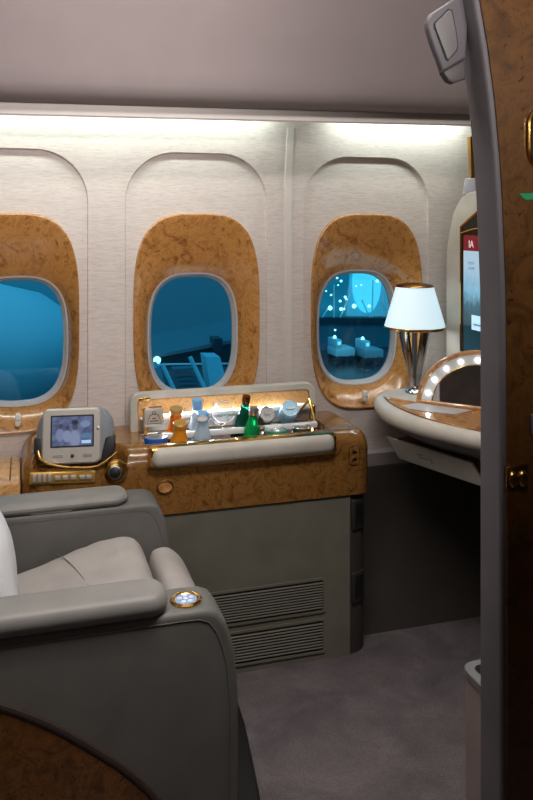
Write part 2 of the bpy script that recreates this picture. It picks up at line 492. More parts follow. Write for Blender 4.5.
# padded rail
b = MB(); b.box((.618, 2.270, .628), (.572, .046, .068), .012); b.build('rail_frame', M['gold'], con)
b = MB(); b.box((.618, 2.263, .630), (.556, .060, .058), .024, 5); b.build('padded_rail', M['rail_leather'], con)
# chrome rack inside the well
b = MB(); b.prism([(RX0+.004, y, z) for y, z in ((2.446, .652), (2.452, .652), (2.40, .582), (2.394, .582))], (RX1-RX0-.008, 0, 0)); rk = b.build('rack', M['chrome'], con)
b = MB(); b.tube([(.352, 2.4485, .694), (.885, 2.4485, .700)], .011, 14); b.build('rack_tube', M['label_white'], rk)
b = MB(); b.box((.618, 2.384, .655), (.54, .016, .018), .004); b.build('rack_rail', M['label_white'], rk)
for x in (.345, .892):
    b = MB(); b.box((x, 2.43, .66), (.008, .03, .10), .002); b.build('rack_bracket', M['gold'], rk)
# reading strip of small lamps under the lid
def emit_mat(name, col, strength):
    t = NT(name); t.set(Base_Color=col, Emission_Color=col, Emission_Strength=strength); return t.m
M['led'] = emit_mat('led_white', (.86, .93, 1, 1), 9.0)
# open lid
LT = .023
def lidp(x, t, d=0):            # t: height along the lid, d: depth off its face
    return (x, 2.456 + .16*t - d, .628 + t)
lid_o = rrect(.6125, .070, .612, .142, .034, 8)
lid_i = rrect(.6125, .066, .566, .110, .014, 8)
b = MB()
b.loft([[lidp(x, t, -LT) for x, t in lid_o], [lidp(x, t, -.004) for x, t in lid_o], [lidp(x, t, .0) for x, t in rrect(.6125, .070, .606, .136, .032, 8)],
        [lidp(x, t, .0) for x, t in lid_i], [lidp(x, t, -.012) for x, t in lid_i]], cap0=True)
lid = b.build('minibar_lid', M['rail_leather'], con)
b = MB(); b.loft([[lidp(x, t, -.0115) for x, t in rrect(.6125, .066, .566, .110, .014, 8)], [lidp(x, t, -.006) for x, t in rrect(.6125, .066, .558, .102, .012, 8)]], cap1=True)
b.build('lid_lining', M['wood_pale'], lid)
b = MB(); b.box(lidp(.352, .122, .002), (.036, .004, .009), .001); b.build('lid_catch', M['gold'], lid)
b = MB(); b.box(lidp(.385, .095, -.0045), (.040, .002, .004)); b.build('lid_slot', M['black'], lid)
b = MB(); b.tube([at(144, 409, Y=2.45), at(145.5, 420, Y=2.43), at(145.5, 436, Y=2.39)], .0055, 8); b.build('lid_stay', M['gold'], lid)
b = MB(); b.tube([at(309, 399, Y=2.45), at(312, 410, Y=2.43), at(316, 428, Y=2.385)], .005, 8); b.tube([at(309, 400, Y=2.448), at(299, 411, Y=2.425)], .004, 8)
b.build('lid_stay', M['gold'], lid)
b = MB(); b.loft([[lidp(x, t, .003) for x, t in rrect(.6125, .033, .556, .072, .006)], [lidp(x, t, .0045) for x, t in rrect(.6125, .033, .552, .068, .006)]], cap1=True); b.build('back_plate', M['steel'], lid)
b = MB(); b.tube([lidp(.50, .070, .008), lidp(.82, .070, .008)], .0045, 10); b.build('light_bar', M['led'], lid)
ml = area('minibar_light', lidp(.63, .078, .022), (.63, 2.37, .60),   .010, .50, 3.6, (.84, .94, 1.0))
# air grilles
def grille(x0, x1, z0, z1, ns):
    o = rrect((x0+x1)/2, (z0+z1)/2, x1-x0, z1-z0, .008, 4); i_ = rrect((x0+x1)/2, (z0+z1)/2, x1-x0-.014, z1-z0-.014, .005, 4)
    b = MB(); b.loft([[(x, 2.2765, z) for x, z in o], [(x, 2.272, z) for x, z in o], [(x, 2.272, z) for x, z in i_], [(x, 2.2762, z) for x, z in i_]])
    g = b.build('air_grille', M['cabinet'], con)
    b = MB(); b.loft([[(x, 2.2760, z) for x, z in i_], [(x, 2.2755, z) for x, z in i_]], cap1=True); b.build('grille_back', M['grille_dark'], g)
    b = MB()
    for k in range(ns):
        z = z0+.012+(z1-z0-.024)*(k+.5)/ns
        b.box(((x0+x1)/2, 2.2725, z), (x1-x0-.016, .006, (z1-z0-.024)/ns*.42), .0012, 1, Matrix.Rotation(.5, 3, 'X'))
    b.build('grille_slats', M['grille'], g)
grille(.40, .874, .110, .216, 10)
grille(.40, .874, -.012, .092, 9)
# fittings on the turned corner
for (z0, z1) in ((.345, .440), (.118, .215)):
    zc = (z0+z1)/2; rot = Matrix.Rotation(math.radians(24), 3, 'Z')
    ctr = Vector((.962+.062*math.sin(.42), 2.344-.062*math.cos(.42), zc))
    b = MB(); b.box(ctr, (.052, .012, z1-z0), .005, 3, rot); fx = b.build('corner_socket', M['grille_dark'], con)
    b = MB(); b.box(ctr + rot @ Vector((0, -.0055, .004)), (.034, .004, (z1-z0)*.66), .003, 2, rot); b.build('socket_slot', M['black'], fx)
# outlet, key oval
b = MB(); b.prism([(x, 2.271, z) for x, z in rrect(.968, .580, .034, .056, .010)], (0, -.004, 0), .0015); ol_ = b.build('outlet', M['wood_dark'], con)
b = MB(); b.tube([(x, 2.2695, z) for x, z in rrect(.968, .580, .036, .058, .011)], .0012, 6, True); b.build('outlet_rim', M['black'], ol_)
for dz in (-.011, .011):
    b = MB(); b.box((.968, 2.2668, .580+dz), (.014, .001, .009)); b.build('outlet_slot', M['black'], ol_)
b = MB(); b.prism([(.381+.0235*math.cos(t), 2.2705, .540+.0185*math.sin(t)) for t in [2*PI*i/32 for i in range(32)]], (0, -.003, 0), .001)
ky = b.build('table_latch', M['wood_edge'], con)
b = MB(); b.tube([(.381+.0225*math.cos(t), 2.267, .540+.0175*math.sin(t)) for t in [2*PI*i/40 for i in range(40)]], .0025, 8, True); b.build('latch_ring', M['gold'], ky)
# control knob
kx, kz = .242, .598
b = MB(); b.lathe([(.033, 0), (.033, .004), (.029, .008), (.024, .006), (.020, .003)], (kx, 2.271, kz), 32, (-.05, -1, .12)); kn = b.build('control_bezel', M['gold'], con)
b = MB(); b.lathe([(.019, 0), (.019, .018), (.0165, .021), (.0165, .0205), (.012, .0202)], (kx-.002, 2.268, kz), 28, (-.15, -1, .12)); kk = b.build('control_knob', M['steel'], kn)
b = MB(); b.lathe([(.0155, 0), (.0155, .0235), (.014, .0245)], (kx-.002, 2.268, kz), 28, (-.15, -1, .12)); b.build('knob_face', M['black'], kk)
# switch panel
sc_, sz = .097, .594
tl = math.radians(3.2)
R_ = Matrix.Rotation(tl, 3, 'Y')
b = MB(); b.box((sc_, 2.268, sz), (.178, .008, .034), .004, 3, R_); sp = b.build('switch_panel', M['gold_satin'], con)
def sw(dx, dz, w, h, nm='switch_button'):
    p = Vector((sc_, 2.262, sz)) + R_ @ Vector((dx, 0, dz))
    b = MB(); b.box(p, (w, .008, h), .002, 2, R_); k = b.build(nm, M['silver_plastic'], sp)
for i in range(4): sw(-.076+i*.0135, .002, .010, .022)
for dx in (-.014, .006, .028, .052, .070): sw(dx, .001, .016, .011)

# cradle of the docked controller
b = MB(); cr = catmull([at(38, 449, Y=2.285), at(41, 457, Y=2.272), at(50, 462.5, Y=2.262), at(66, 465.5, Y=2.260), at(92, 465.5, Y=2.260), at(103, 461, Y=2.270), at(117, 450, Y=2.29)], 6)
b.tube([q_ + Vector((0, 0, -.006)) for q_ in cr], .0042, 10); cd = b.build('docking_cradle', M['gold'], con)

# ------------------------------------------------------------------ docked handheld screen
dk = empty('handheld_screen', (.142, 2.31, .622))
tag(dk, 'grey handheld screen showing a film, docked upright on the wooden console', 'screen')
RD = Matrix.Rotation(math.radians(-8), 3, 'Z') @ Matrix.Rotation(math.radians(-9), 3, 'X')
def dp(x, y, z): return Vector((.130, 2.292, .624)) + RD @ Vector((x, y, z))*1.07
def dring(w, h, r, y, cx=0, cz=.070): return [dp(x, y, z) for x, z in rrect(cx, cz, w, h, r, 6)]
b = MB(); b.loft([dring(.150, .112, .03, .058), dring(.188, .134, .045, .045), dring(.200, .141, .05, .026), dring(.194, .140, .048, .012), dring(.17, .138, .035, 0.002)], True, True)
bd = b.build('shell', M['grey_plastic'], dk, ang=60)
b = MB(); b.loft([dring(.152, .142, .018, .010, -.008), dring(.152, .142, .018, -.006, -.008), dring(.144, .134, .015, -.010, -.008)], True, True)
bz = b.build('bezel', M['silver_plastic'], dk, ang=40)
def film_mat():
    t = NT('film_still'); tc = t.n('ShaderNodeTexCoord'); v = tc.outputs['Generated']
    nz = t.noise(v, 5, 4, .6, .4)
    c = t.ramp(nz.outputs[0], [(.3, srgb(58, 66, 96)), (.7, srgb(104, 116, 150))])
    def spot(c, x, z, rx, rz, col):
        mp = t.n('ShaderNodeMapping'); mp.inputs['Location'].default_value = (-x/rx, 0, -z/rz)
        mp.inputs['Scale'].default_value = (1/rx, 0, 1/rz); t.l(v, mp.inputs[0])
        ln = t.n('ShaderNodeVectorMath', operation='LENGTH'); t.l(mp.outputs[0], ln.inputs[0])
        f = t.ramp(ln.outputs['Value'], [(.7, (1,1,1,1)), (1.0, (0,0,0,1))])
        return t.mix(f, c, col)
    for a in ((.56, .25, .16, .34, srgb(128, 138, 168)), (.20, .38, .12, .26, srgb(118, 128, 160)), (.37, .33, .12, .24, srgb(128, 138, 168)),
              (.57, .66, .085, .15, srgb(76, 74, 88)), (.57, .80, .10, .10, srgb(38, 42, 62)), (.22, .68, .07, .10, srgb(64, 66, 86)), (.38, .62, .065, .10, srgb(64, 66, 86)),
              (.82, .74, .15, .14, srgb(116, 136, 168)), (.82, .34, .16, .10, srgb(88, 120, 150))):
        c = spot(c, *a)
    t.l(c, t.b.inputs['Emission Color']); t.set(Base_Color=(.02, .02, .03, 1), Roughness=.15, Emission_Strength=.9); return t.m
b = MB(); b.loft([dring(.111, .082, .002, -.0102, -.006, .083), dring(.111, .082, .002, -.0112, -.006, .083)], True, True); b.build('screen_border', M['black'], bz)
b = MB(); b.loft([dring(.103, .074, .001, -.0112, -.006, .083), dring(.103, .074, .001, -.0120, -.006, .083)], True, True); scn = b.build('screen', film_mat(), bz)
b = MB(); b.loft([dring(.024, .008, .001, -.0120, .030, .055), dring(.024, .008, .001, -.0126, .030, .055)], True, True); b.build('screen_caption', emit_mat('caption_blue', srgb(140, 180, 214), .7), scn)
for cx in (-.042, .034):
    b = MB(); b.loft([dring(.026, .007, .003, -.009, cx, .021), dring(.024, .006, .003, -.0125, cx, .021)], True, True); b.build('button', M['steel'], bz)
b = MB(); b.lathe([(.005, 0), (.005, .004), (.003, .005)], dp(-.005, -.009, .020), 14, RD @ Vector((0, -1, 0))); b.build('sensor', M['black'], bz)
b = MB(); b.lathe([(.004, 0), (.004, .003), (.002, .004)], dp(.060, -.009, .088), 14, RD @ Vector((0, -1, 0))); b.build('jack', M['steel'], bz)
for sx in (-1, 1):
    pts = [(sx*.104, .066), (sx*.104, .030), (sx*.088, .006), (sx*.066, -.004), (sx*.072, .030), (sx*.080, .062)]
    b = MB(); b.prism([dp(x, -.004, z) for x, z in pts], RD @ Vector((0, .05, 0)), .003); b.build('side_grip', M['black'], dk)

# ------------------------------------------------------------------ drinks in the minibar
G = 'drinks in the minibar'
M['juice'] = glassy('orange_juice', srgb(240, 158, 40), .08, .35)
M['juice2'] = glassy('dark_orange_juice', srgb(206, 112, 30), .08, .3)
M['clear'] = glassy('clear_plastic', (.93, .97, 1, 1), .04, .95, 1.25)
M['water'] = glassy('bottle_plastic', srgb(206, 228, 244), .12, .55, 1.3)
M['green'] = glassy('green_glass', srgb(24, 170, 92), .06, .55, 1.3)
M['green_dark'] = glassy('dark_green_glass', srgb(16, 92, 74), .06, .5, 1.3)
M['cap_blue'] = plain('blue_cap', srgb(120, 172, 218), .4)
M['blue'] = plain('blue_band', srgb(26, 92, 178), .35)
M['alu'] = plain('aluminium', srgb(214, 214, 212), .25, 1.0)
def bottle(name, label, u, vb, Y, h, r, neck, capr, caph, bm, cm, lean=(0, 0, 1), cat='bottle', lab=None, shoulder=.55):
    p = at(u, vb, Y=Y); ax = Vector(lean).normalized()
    e = empty(name, p); tag(e, label, cat, G)
    H = h - caph
    b = MB(); b.lathe([(r*.9, 0), (r, .004), (r, H*shoulder), (r*.93, H*(shoulder+.08)), (r*.7, H*(shoulder+.26)), (neck, H*.93), (neck, H)], p, 24, ax); b.build('bottle_body', bm, e)
    b = MB(); b.lathe([(capr*.98, 0), (capr, .001), (capr, caph*.8), (capr*.9, caph), (capr*.2, caph*.97)], p + ax*(H-.001), 20, ax); b.build('cap', cm, e)
    if lab:
        z0, z1, lm = lab
        b = MB(); b.lathe([(r*1.015, z0), (r*1.02, z0+.001), (r*1.02, z1-.001), (r*1.015, z1)], p, 24, ax, False); b.build('paper_label', lm, e)
    return e
BACK, FRONT = 2.410, 2.362
lean = (0, -.25, 1)
bottle('juice_bottle', 'dark orange juice bottle with wide gold cap, back row behind the yellow juice', 175, 434, BACK, .088, .025, .017, .020, .016, M['juice2'], M['gold_satin'], lean, shoulder=.3)
bottle('juice_bottle', 'yellow orange juice bottle with gold cap, front row by the left end', 179, 447, FRONT, .082, .028, .019, .022, .014, M['juice'], M['gold_satin'], lean, shoulder=.35)
bottle('water_bottle', 'small clear water bottle with pale blue cap, standing in the back row', 197, 434, BACK, .112, .024, .015, .0165, .030, M['water'], M['cap_blue'], (-.02, -.12, 1), shoulder=.45)
wbt = bottle('water_bottle', 'water bottle with pale blue cap and oval mark on its shoulder, front row', 202, 448, FRONT, .115, .028, .016, .018, .026, M['water'], M['cap_blue'], (0, -.15, 1), lab=(.008, .030, M['label_white']), shoulder=.40)
p = at(202.5, 418.5, Y=FRONT-.050)
b = MB(); b.prism([(p.x+.018*math.cos(t), p.y, p.z+.0095*math.sin(t)) for t in [2*PI*i/28 for i in range(28)]], (0, -.0015, 0)); ov = b.build('oval_mark', M['label_white'], wbt)
b = MB(); b.tube([(p.x+.0165*math.cos(t), p.y-.002, p.z+.0085*math.sin(t)) for t in [2*PI*i/28 for i in range(28)]], .0009, 6, True); b.build('oval_outline', M['steel'], ov)
bottle('green_bottle', 'dark green glass bottle with dark cap, leaning in the back row', 241, 432, BACK, .120, .023, .012, .0135, .024, M['green_dark'], M['brass_dark'], (.12, -.15, 1), shoulder=.4)
bottle('green_bottle', 'bright green glass bottle with silver cap, front row at the middle', 250, 446, FRONT, .126, .024, .012, .0145, .022, M['green'], M['steel'], (.06, -.16, 1), shoulder=.5)
bottle('miniature_bottle', 'tiny clear bottle with steel cap, standing beside the bright green bottle', 260.5, 444, FRONT-.008, .060, .012, .008, .010, .010, M['clear'], M['steel'], lean, shoulder=.5)
def can(label, u, v, Y, h, r, ax, side, band=None):
    """can seen lid first: u, v is the centre of its lid"""
    ax = Vector(ax).normalized(); p = at(u, v, Y=Y); q = p - ax*h
    e = empty('drink_can', q); tag(e, label, 'can', G)
    b = MB(); b.lathe([(r*.8, 0), (r, .006), (r, h-.010), (r*.9, h-.002)], q, 24, ax); b.build('can_body', side, e)
    b = MB(); b.lathe([(r*.92, h-.004), (r*.92, h), (r*.84, h), (r*.80, h-.004), (r*.1, h-.003)], q, 24, ax); ld = b.build('can_lid', M['alu'], e)
    b = MB(); b.box(p + ax*.0005, (r*.9, r*.35, .002), .0008, 1, Vector((0, 0, 1)).rotation_difference(ax).to_matrix()); b.build('ring_pull', M['steel'], ld)
    if band:
        b = MB(); b.lathe([(r*1.01, h*.25), (r*1.012, h*.27), (r*1.012, h*.82), (r*1.01, h*.84)], q, 24, ax, False); b.build('can_band', band, e)
tl_ = (0, -.80, .60)
M['can_blue'] = plain('can_blue', srgb(150, 196, 220), .35, .3)
can('silver can with pale blue side, lid turned to the cabin at the right end', 290.5, 408, 2.392, .07, .0295, (-.08, -.80, .60), M['can_blue'], M['can_blue'])
can('small plain silver can lying lid first beside the bright green bottle', 267.5, 413.5, 2.398, .06, .0265, tl_, M['alu'])
def jar(name, label, u, v, Y, r, h, body, lidm, cat='jar'):
    p = at(u, v, Y=Y); e = empty(name, p); tag(e, label, cat, G)
    b = MB(); b.lathe([(r*.9, -.05), (r, -.045), (r, -.006), (r*.96, 0)], p, 24); b.build('jar_body', body, e)
    b = MB(); b.lathe([(r*1.02, -.012), (r*1.03, -.010), (r*1.03, h-.002), (r*.97, h)], p, 24, None, False); b.build('rim_band', lidm, e)
    b = MB(); b.lathe([(r*.97, h-.001), (r*.85, h-.004), (r*.1, h-.004)], p, 24); b.build('lid', M['alu'], e)
jar('tin', 'low tin with a bright blue rim in the left front corner', 156, 441.5, FRONT-.01, .034, .016, M['steel'], M['blue'], 'tin')
jar('tin', 'low tin with a bright green rim right of the green bottles', 276.5, 432.5, FRONT-.01, .032, .010, M['steel'], plain('green_band', srgb(30, 150, 100), .35), 'tin')
jar('tin', 'flat pale silver tin in the right front corner', 301.5, 430.5, FRONT-.005, .030, .014, M['steel'], M['alu'], 'tin')
# tumbler lying on the rack
p = at(223, 411.5, Y=2.385); ax = Vector((0, -.85, .5)).normalized()
e = empty('glass_tumbler', p - ax*.03); tag(e, 'clear round tumbler lying mouth outwards between water and green bottles', 'glass', G)
b = MB(); b.lathe([(.026, -.05), (.030, -.048), (.036, 0), (.034, 0), (.028, -.044), (.002, -.044)], p, 28, ax); b.build('tumbler_wall', M['clear'], e)
b = MB(); b.tube([p + ax*0.001 + Vector((.035*math.cos(t), 0, 0)) + Vector((0, .5, .85)).normalized()*.035*math.sin(t) for t in [2*PI*i/32 for i in range(32)]], .0012, 6, True); b.build('tumbler_rim', M['alu'], e)
# grey notice card standing at the left end
c0 = at(154, 417.5, Y=2.405)
nc = empty('notice_card', c0 - Vector((0, 0, .027))); tag(nc, 'small grey notice card with a triangular emblem standing in the minibar', 'card', G)
b = MB(); b.box(c0, (.058, .003, .054), .001); b.build('card', M['silver_plastic'], nc)
b = MB(); t0 = c0 + Vector((0, -.0022, 0))
trap = [(-.022, -.018), (.022, -.018), (.012, .008), (.004, .010), (-.004, .010), (-.012, .008)]
b.tube([t0 + Vector((x, 0, z)) for x, z in trap], .0011, 6, True)
b.tube([t0 + Vector((.0045*math.cos(t), 0, .0145+.0045*math.sin(t))) for t in [2*PI*i/14 for i in range(14)]], .0010, 6, True)
for dz, w in ((-.003, .012), (-.010, .026)): b.box(t0 + Vector((0, 0, dz)), (w, .001, .0028))
b.build('card_emblem', M['black'], nc)
# ------------------------------------------------------------------ vanity desk at the forward end
ZD = .72
desk = empty('vanity_desk', (1.3, 2.1, .60))
tag(desk, 'curved cream vanity desk with glossy wood inlay, open drawer and raised arched mirror', 'desk')
edge = [(1.24, 2.535), (1.165, 2.505), (1.108, 2.43), (1.072, 2.31), (1.068, 2.21), (1.098, 2.09), (1.142, 1.995), (1.192, 1.90), (1.26, 1.79), (1.34, 1.70)]
ec = [(p.x, p.y) for p in catmull([(x, y, 0) for x, y in edge], 5)]
outl = ec + [(1.50, 1.66), (1.64, 1.66), (1.64, 2.535)]
def dout(d):
    q = inset2(outl, d); n = len(ec)
    return [(min(p.x, 1.64) if i < n else outl[i][0], min(p.y, 2.535) if i < n else outl[i][1]) for i, p in enumerate(q)]
b = MB(); b.loft([[(x, y, z) for x, y in dout(d)] for (z, d) in ((.672, .014), (.676, .006), (.684, .001), (.694, -.002), (.705, .0), (.714, .006), (.719, .014), (.72, .02))], True, True)
b.build('desk_top', M['cream'], desk, ang=50)
b = MB(); b.loft([[(x, y, z) for x, y in dout(d)] for (z, d) in ((.671, .02), (.660, .035), (.640, .065), (.615, .115), (.58, .165), (.55, .24))], True, True)
b.build('underbody', M['pad'], desk, ang=50)
il = catmull([(1.135, 2.41, 0), (1.116, 2.32, 0), (1.113, 2.21, 0), (1.136, 2.085, 0), (1.208, 1.93, 0), (1.29, 1.81, 0)], 6)
ilp = [(p.x, p.y) for p in il] + [(1.60, 1.74), (1.60, 2.18), (1.30, 2.20), (1.20, 2.31)]
b = MB(); b.prism([(x, y, .7195) for x, y in ilp], (0, 0, .0030)); inl = b.build('wood_inlay', M['wood_edge'], desk)
b = MB(); b.tube([(p.x-.002, p.y, .7215) for p in il], .002, 6); b.build('inlay_edge', M['brass_dark'], inl)
# compartment under the mirror lid
cp = [at(402, 405.5, Z=.7235), at(418, 403, Z=.7235), at(472, 410.5, Z=.7235), at(455, 414.5, Z=.7235), at(425, 411.5, Z=.7235), at(408, 408.5, Z=.7235)]
b = MB(); b.prism(cp, (0, 0, .0008)); b.build('compartment_liner', M['rim'], desk)
# drawer
A = Vector((1.105, 2.330, .612)); B = Vector((1.209, 2.025, .612))
e_ = (B-A).normalized(); n_ = Vector((e_.y, -e_.x, 0)).normalized()
if n_.x > 0: n_ = -n_                                  # outwards, towards the cabin
dn = Vector((0, 0, -.066)) - n_*.020
th = -n_*.012
b = MB(); b.prism([A, B + e_*.02, B + e_*.055 + dn, A + e_*.035 + dn], th, .004); dr = b.build('drawer', M['rail_leather'], desk)
q0, q1 = A + e_*.015 - n_*.036, B + e_*.010 - n_*.036
b = MB(); b.prism([q0 + Vector((0,0,-.006)), q1 + Vector((0,0,-.006)), q1 - n_*.22 + Vector((0,0,-.006)), q0 - n_*.22 + Vector((0,0,-.006))], (0, 0, -.045)); b.build('drawer_tray', M['tray_wood'], dr)
M['mark'] = plain('engraved_mark', srgb(92, 88, 84), .6)
b = MB(); mid = A + e_*.125 + dn*.40 + n_*.0006
for (s0, s1, t) in ((0, .024, .0), (.004, .046, .14)):
    b.tube([mid + e_*s0 + dn*t, mid + e_*s1 + dn*t], .0010, 5)
b.tube([mid + e_*.050 + dn*.02, mid + e_*.058 + dn*.10, mid + e_*.058 + dn*.26], .0010, 5)
b.build('drawer_mark', M['mark'], dr)
# arched mirror lid
P1 = Vector((1.200, 2.294, .726)); me_ = Vector((.676, -.737, 0)); mn = Vector((-.737, -.676, 0)).normalized()
tilt = math.radians(9); mu = Vector((0, 0, math.cos(tilt))) - mn*math.sin(tilt); MA, MH = .198, .172
mf = me_.cross(mu); mf = mf if mf.dot(mn) > 0 else -mf
MC = P1 + me_*MA
def arch(a, h, d=0, n=36, z0=0):
    return [MC + me_*(-a*math.cos(PI*i/n)) + mu*(z0 + h*math.sin(PI*i/n)) + mf*d for i in range(n+1)]
b = MB(); b.tube(arch(MA, MH), .0075, 10); b.tube([P1 - me_*.004, P1 + me_*(2*MA+.004)], .0085, 10); ml_ = b.build('mirror_lid', M['wood_edge'], desk)
b = MB(); b.prism(arch(MA, MH, -.004), -mf*.012); b.build('lid_back', M['cream'], ml_)
b = MB(); b.loft([arch(MA-.008, MH-.008, 0.0), arch(MA-.043, MH-.038, -.001)], closed=False); b.build('light_band', M['label_white'], ml_)
b = MB(); b.tube(arch(MA-.0435, MH-.0385, .0005), .0016, 6); b.build('band_trim', M['gold'], ml_)
mir = NT('mirror'); mir.set(Base_Color=(.86, .86, .88, 1), Metallic=1.0, Roughness=.02)
b = MB(); b.prism(arch(MA-.043, MH-.038, -.001), -mf*.0015); b.build('mirror_glass', mir.m, ml_)
for a in (168, 150, 131, 113, 95, 77, 59, 41, 23):
    t = math.radians(180-a)
    p = MC + me_*(-(MA-.026)*math.cos(t)) + mu*((MH-.024)*math.sin(t)) + mf*.002
    b = MB(); b.lathe([(.006, 0), (.006, .002), (.0035, .004), (.0005, .005)], p, 12, mf); b.build('bulb', M['led'], ml_)
b = MB(); b.box(MC + mu*(MH+.008), (.016, .014, .010), .002); b.build('mirror_catch', M['black'], ml_)

# ------------------------------------------------------------------ table lamp
LX, LY = 1.262, 2.440
lamp = empty('table_lamp', (LX, LY, ZD)); tag(lamp, 'table lamp with glowing white cone shade on four chrome legs, on the desk', 'lamp')
b = MB(); b.lathe([(.034, 0), (.034, .006), (.030, .012), (.022, .016), (.020, .022), (.010, .026)], (LX, LY, ZD), 28); b.build('base', M['chrome'], lamp)
for k in range(4):
    a = PI/4 + PI/2*k + 1.09
    c, s = math.cos(a), math.sin(a)
    pth = [(.014, .02), (.016, .05), (.026, .10), (.040, .15), (.049, .19), (.053, .222)]
    ring = []
    for (r, z) in pth:
        w = .009 + .014*(z/.22); t_ = Vector((-s, c, 0)); o_ = Vector((c, s, 0)); p = Vector((LX, LY, ZD+z)) + o_*r
        ring.append([p + t_*w + o_*.001, p + t_*w*.3 + o_*.006, p - t_*w*.3 + o_*.006, p - t_*w + o_*.001, p - t_*w - o_*.003, p + t_*w - o_*.003])
    b = MB(); b.loft(ring, True, True); b.build('leg', M['chrome_dark'], lamp)
b = MB(); b.lathe([(.058, .216), (.060, .219), (.060, .222), (.056, .224)], (LX, LY, ZD), 28); b.build('leg_collar', M['brass_dark'], lamp)
b = MB(); b.lathe([(.010, .02), (.008, .12), (.010, .22), (.014, .25)], (LX, LY, ZD), 12); b.build('stem', M['steel'], lamp)
ts = NT('lamp_shade'); ts.set(Base_Color=(.86, .93, .96, 1), Roughness=.6, Emission_Color=(.60, .83, .93, 1), Emission_Strength=.62)
b = MB(); b.lathe([(.103, .225), (.063, .362)], (LX, LY, ZD), 40, None, False); sh = b.build('lamp_shade', ts.m, lamp)
sh.data.materials[0] = ts.m
b = MB(); b.lathe([(.1035, .219), (.1045, .221), (.1045, .226), (.1025, .228), (.100, .226), (.100, .220)], (LX, LY, ZD), 40, None, False); b.build('shade_ring', M['gold'], sh)
b = MB(); b.lathe([(.0635, .360), (.0645, .362), (.058, .368), (.030, .373), (.004, .375)], (LX, LY, ZD), 32); b.build('shade_cap', M['brass_dark'], sh)
b = MB(); b.lathe([(.006, .25), (.018, .268), (.022, .285), (.016, .30), (.003, .308)], (LX, LY, ZD), 20); b.build('bulb', M['led'], lamp)
pl = bpy.data.lights.new('lamp_bulb_light', 'POINT'); pl.energy = 1.3; pl.color = (.85, .95, 1); pl.shadow_soft_size = .03
po = bpy.data.objects.new('lamp_bulb_light', pl); COL.objects.link(po); po.location = (LX, LY, ZD+.335)

# ------------------------------------------------------------------ wall screen in its cream surround
SX = 1.40
ws = empty('wall_screen', (SX+.03, 2.30, ZD)); tag(ws, 'tall lit screen with dark red header in a gold-edged cream surround, behind the desk', 'screen')
pan = [(2.475, .725), (2.475, 1.10), (2.472, 1.20), (2.452, 1.275), (2.425, 1.335), (2.385, 1.375), (2.34, 1.396), (2.28, 1.402), (2.22, 1.402), (2.205, 1.39), (2.205, .725)]
b = MB(); b.prism([(SX, y, z) for y, z in pan], (.055, 0, 0), .006); b.build('screen_surround', M['cream'], ws)
fr_o = [(2.372, .78), (2.372, 1.285), (2.245, 1.345), (2.215, 1.345), (2.215, .78)]
b = MB(); b.tube([(SX-.001, y, z) for y, z in fr_o], .0045, 8, True); b.build('gold_frame', M['gold'], ws)
b = MB(); b.prism([(SX-.0008, y, z) for y, z in fr_o], (.0005, 0, 0)); b.build('screen_glass', M['black'], ws)
b = MB(); b.tube([(SX-.002, 2.371, 1.262), (SX-.002, 2.30, 1.275), (SX-.002, 2.215, 1.283)], .004, 8); b.build('gold_bar', M['gold'], ws)
def pict():
    t = NT('screen_picture'); tc = t.n('ShaderNodeTexCoord'); v = tc.outputs['Generated']
    sp = t.n('ShaderNodeSeparateXYZ'); t.l(v, sp.inputs[0])
    nz = t.noise(v, 9, 6, .7, .5)
    ad = t.n('ShaderNodeMath', operation='MULTIPLY_ADD'); t.l(nz.outputs[0], ad.inputs[0]); ad.inputs[1].default_value = .30; t.l(sp.outputs[2], ad.inputs[2])
    c = t.ramp(ad.outputs[0], [(.0, srgb(34, 70, 80)), (.45, srgb(22, 52, 62)), (.62, srgb(40, 92, 112)), (.74, srgb(120, 176, 206)), (1.0, srgb(176, 206, 226))])
    t.l(c, t.b.inputs['Emission Color']); t.set(Base_Color=(.01, .01, .01, 1), Roughness=.2, Emission_Strength=.9); return t.m
sy0, sy1 = 2.355, 2.222
def onscr(y0, y1, z0, z1, d, mat, name, par):
    b = MB(); b.prism([(SX-d, y0, z0), (SX-d, y1, z0), (SX-d, y1, z1), (SX-d, y0, z1)], (-.0004, 0, 0)); return b.build(name, mat, par)
scr = onscr(sy0, sy1, .87, 1.205, .0012, pict(), 'screen', ws)
onscr(sy0, sy1, 1.205, 1.256, .0012, emit_mat('header_red', srgb(112, 26, 34), .6), 'screen_header', scr)
onscr(2.304, 2.236, .948, .996, .0018, emit_mat('caption_card', srgb(176, 212, 232), .9), 'screen_caption', scr)
onscr(2.292, 2.248, .963, .969, .0024, emit_mat('caption_ink', srgb(96, 130, 156), .7), 'caption_line', scr)
hw = emit_mat('header_text', srgb(206, 186, 190), .9); ht = emit_mat('body_text', srgb(96, 116, 146), .8)
yd = (0, 0, 1)
text_mesh('IA', .034, 'header_text', hw, scr, (SX-.0018, 2.322, 1.216), (0, -1, 0), yd)
text_mesh('BODY', .014, 'body_text', ht, scr, (SX-.0018, 2.325, 1.160), (0, -1, 0), yd)
text_mesh('DOME', .014, 'body_text', ht, scr, (SX-.0018, 2.325, 1.143), (0, -1, 0), yd)

# bud vase on the bulkhead over the screen
vz = empty('bud_vase', (1.432, 2.352, 1.394)); tag(vz, 'slim gold fluted wall vase in a pale grey cup above the screen surround', 'vase')
b = MB(); b.lathe([(.034, 0), (.034, .004), (.026, .050), (.022, .052), (.020, .046)], (1.432, 2.352, 1.394), 24); b.build('vase_cup', plain('lavender_cup', srgb(176, 172, 184), .35), vz)
b = MB(); b.lathe([(.012, .045), (.014, .09), (.018, .14), (.021, .19), (.019, .19)], (1.432, 2.352, 1.394), 10); b.build('vase_flute', M['gold'], vz, ang=15)

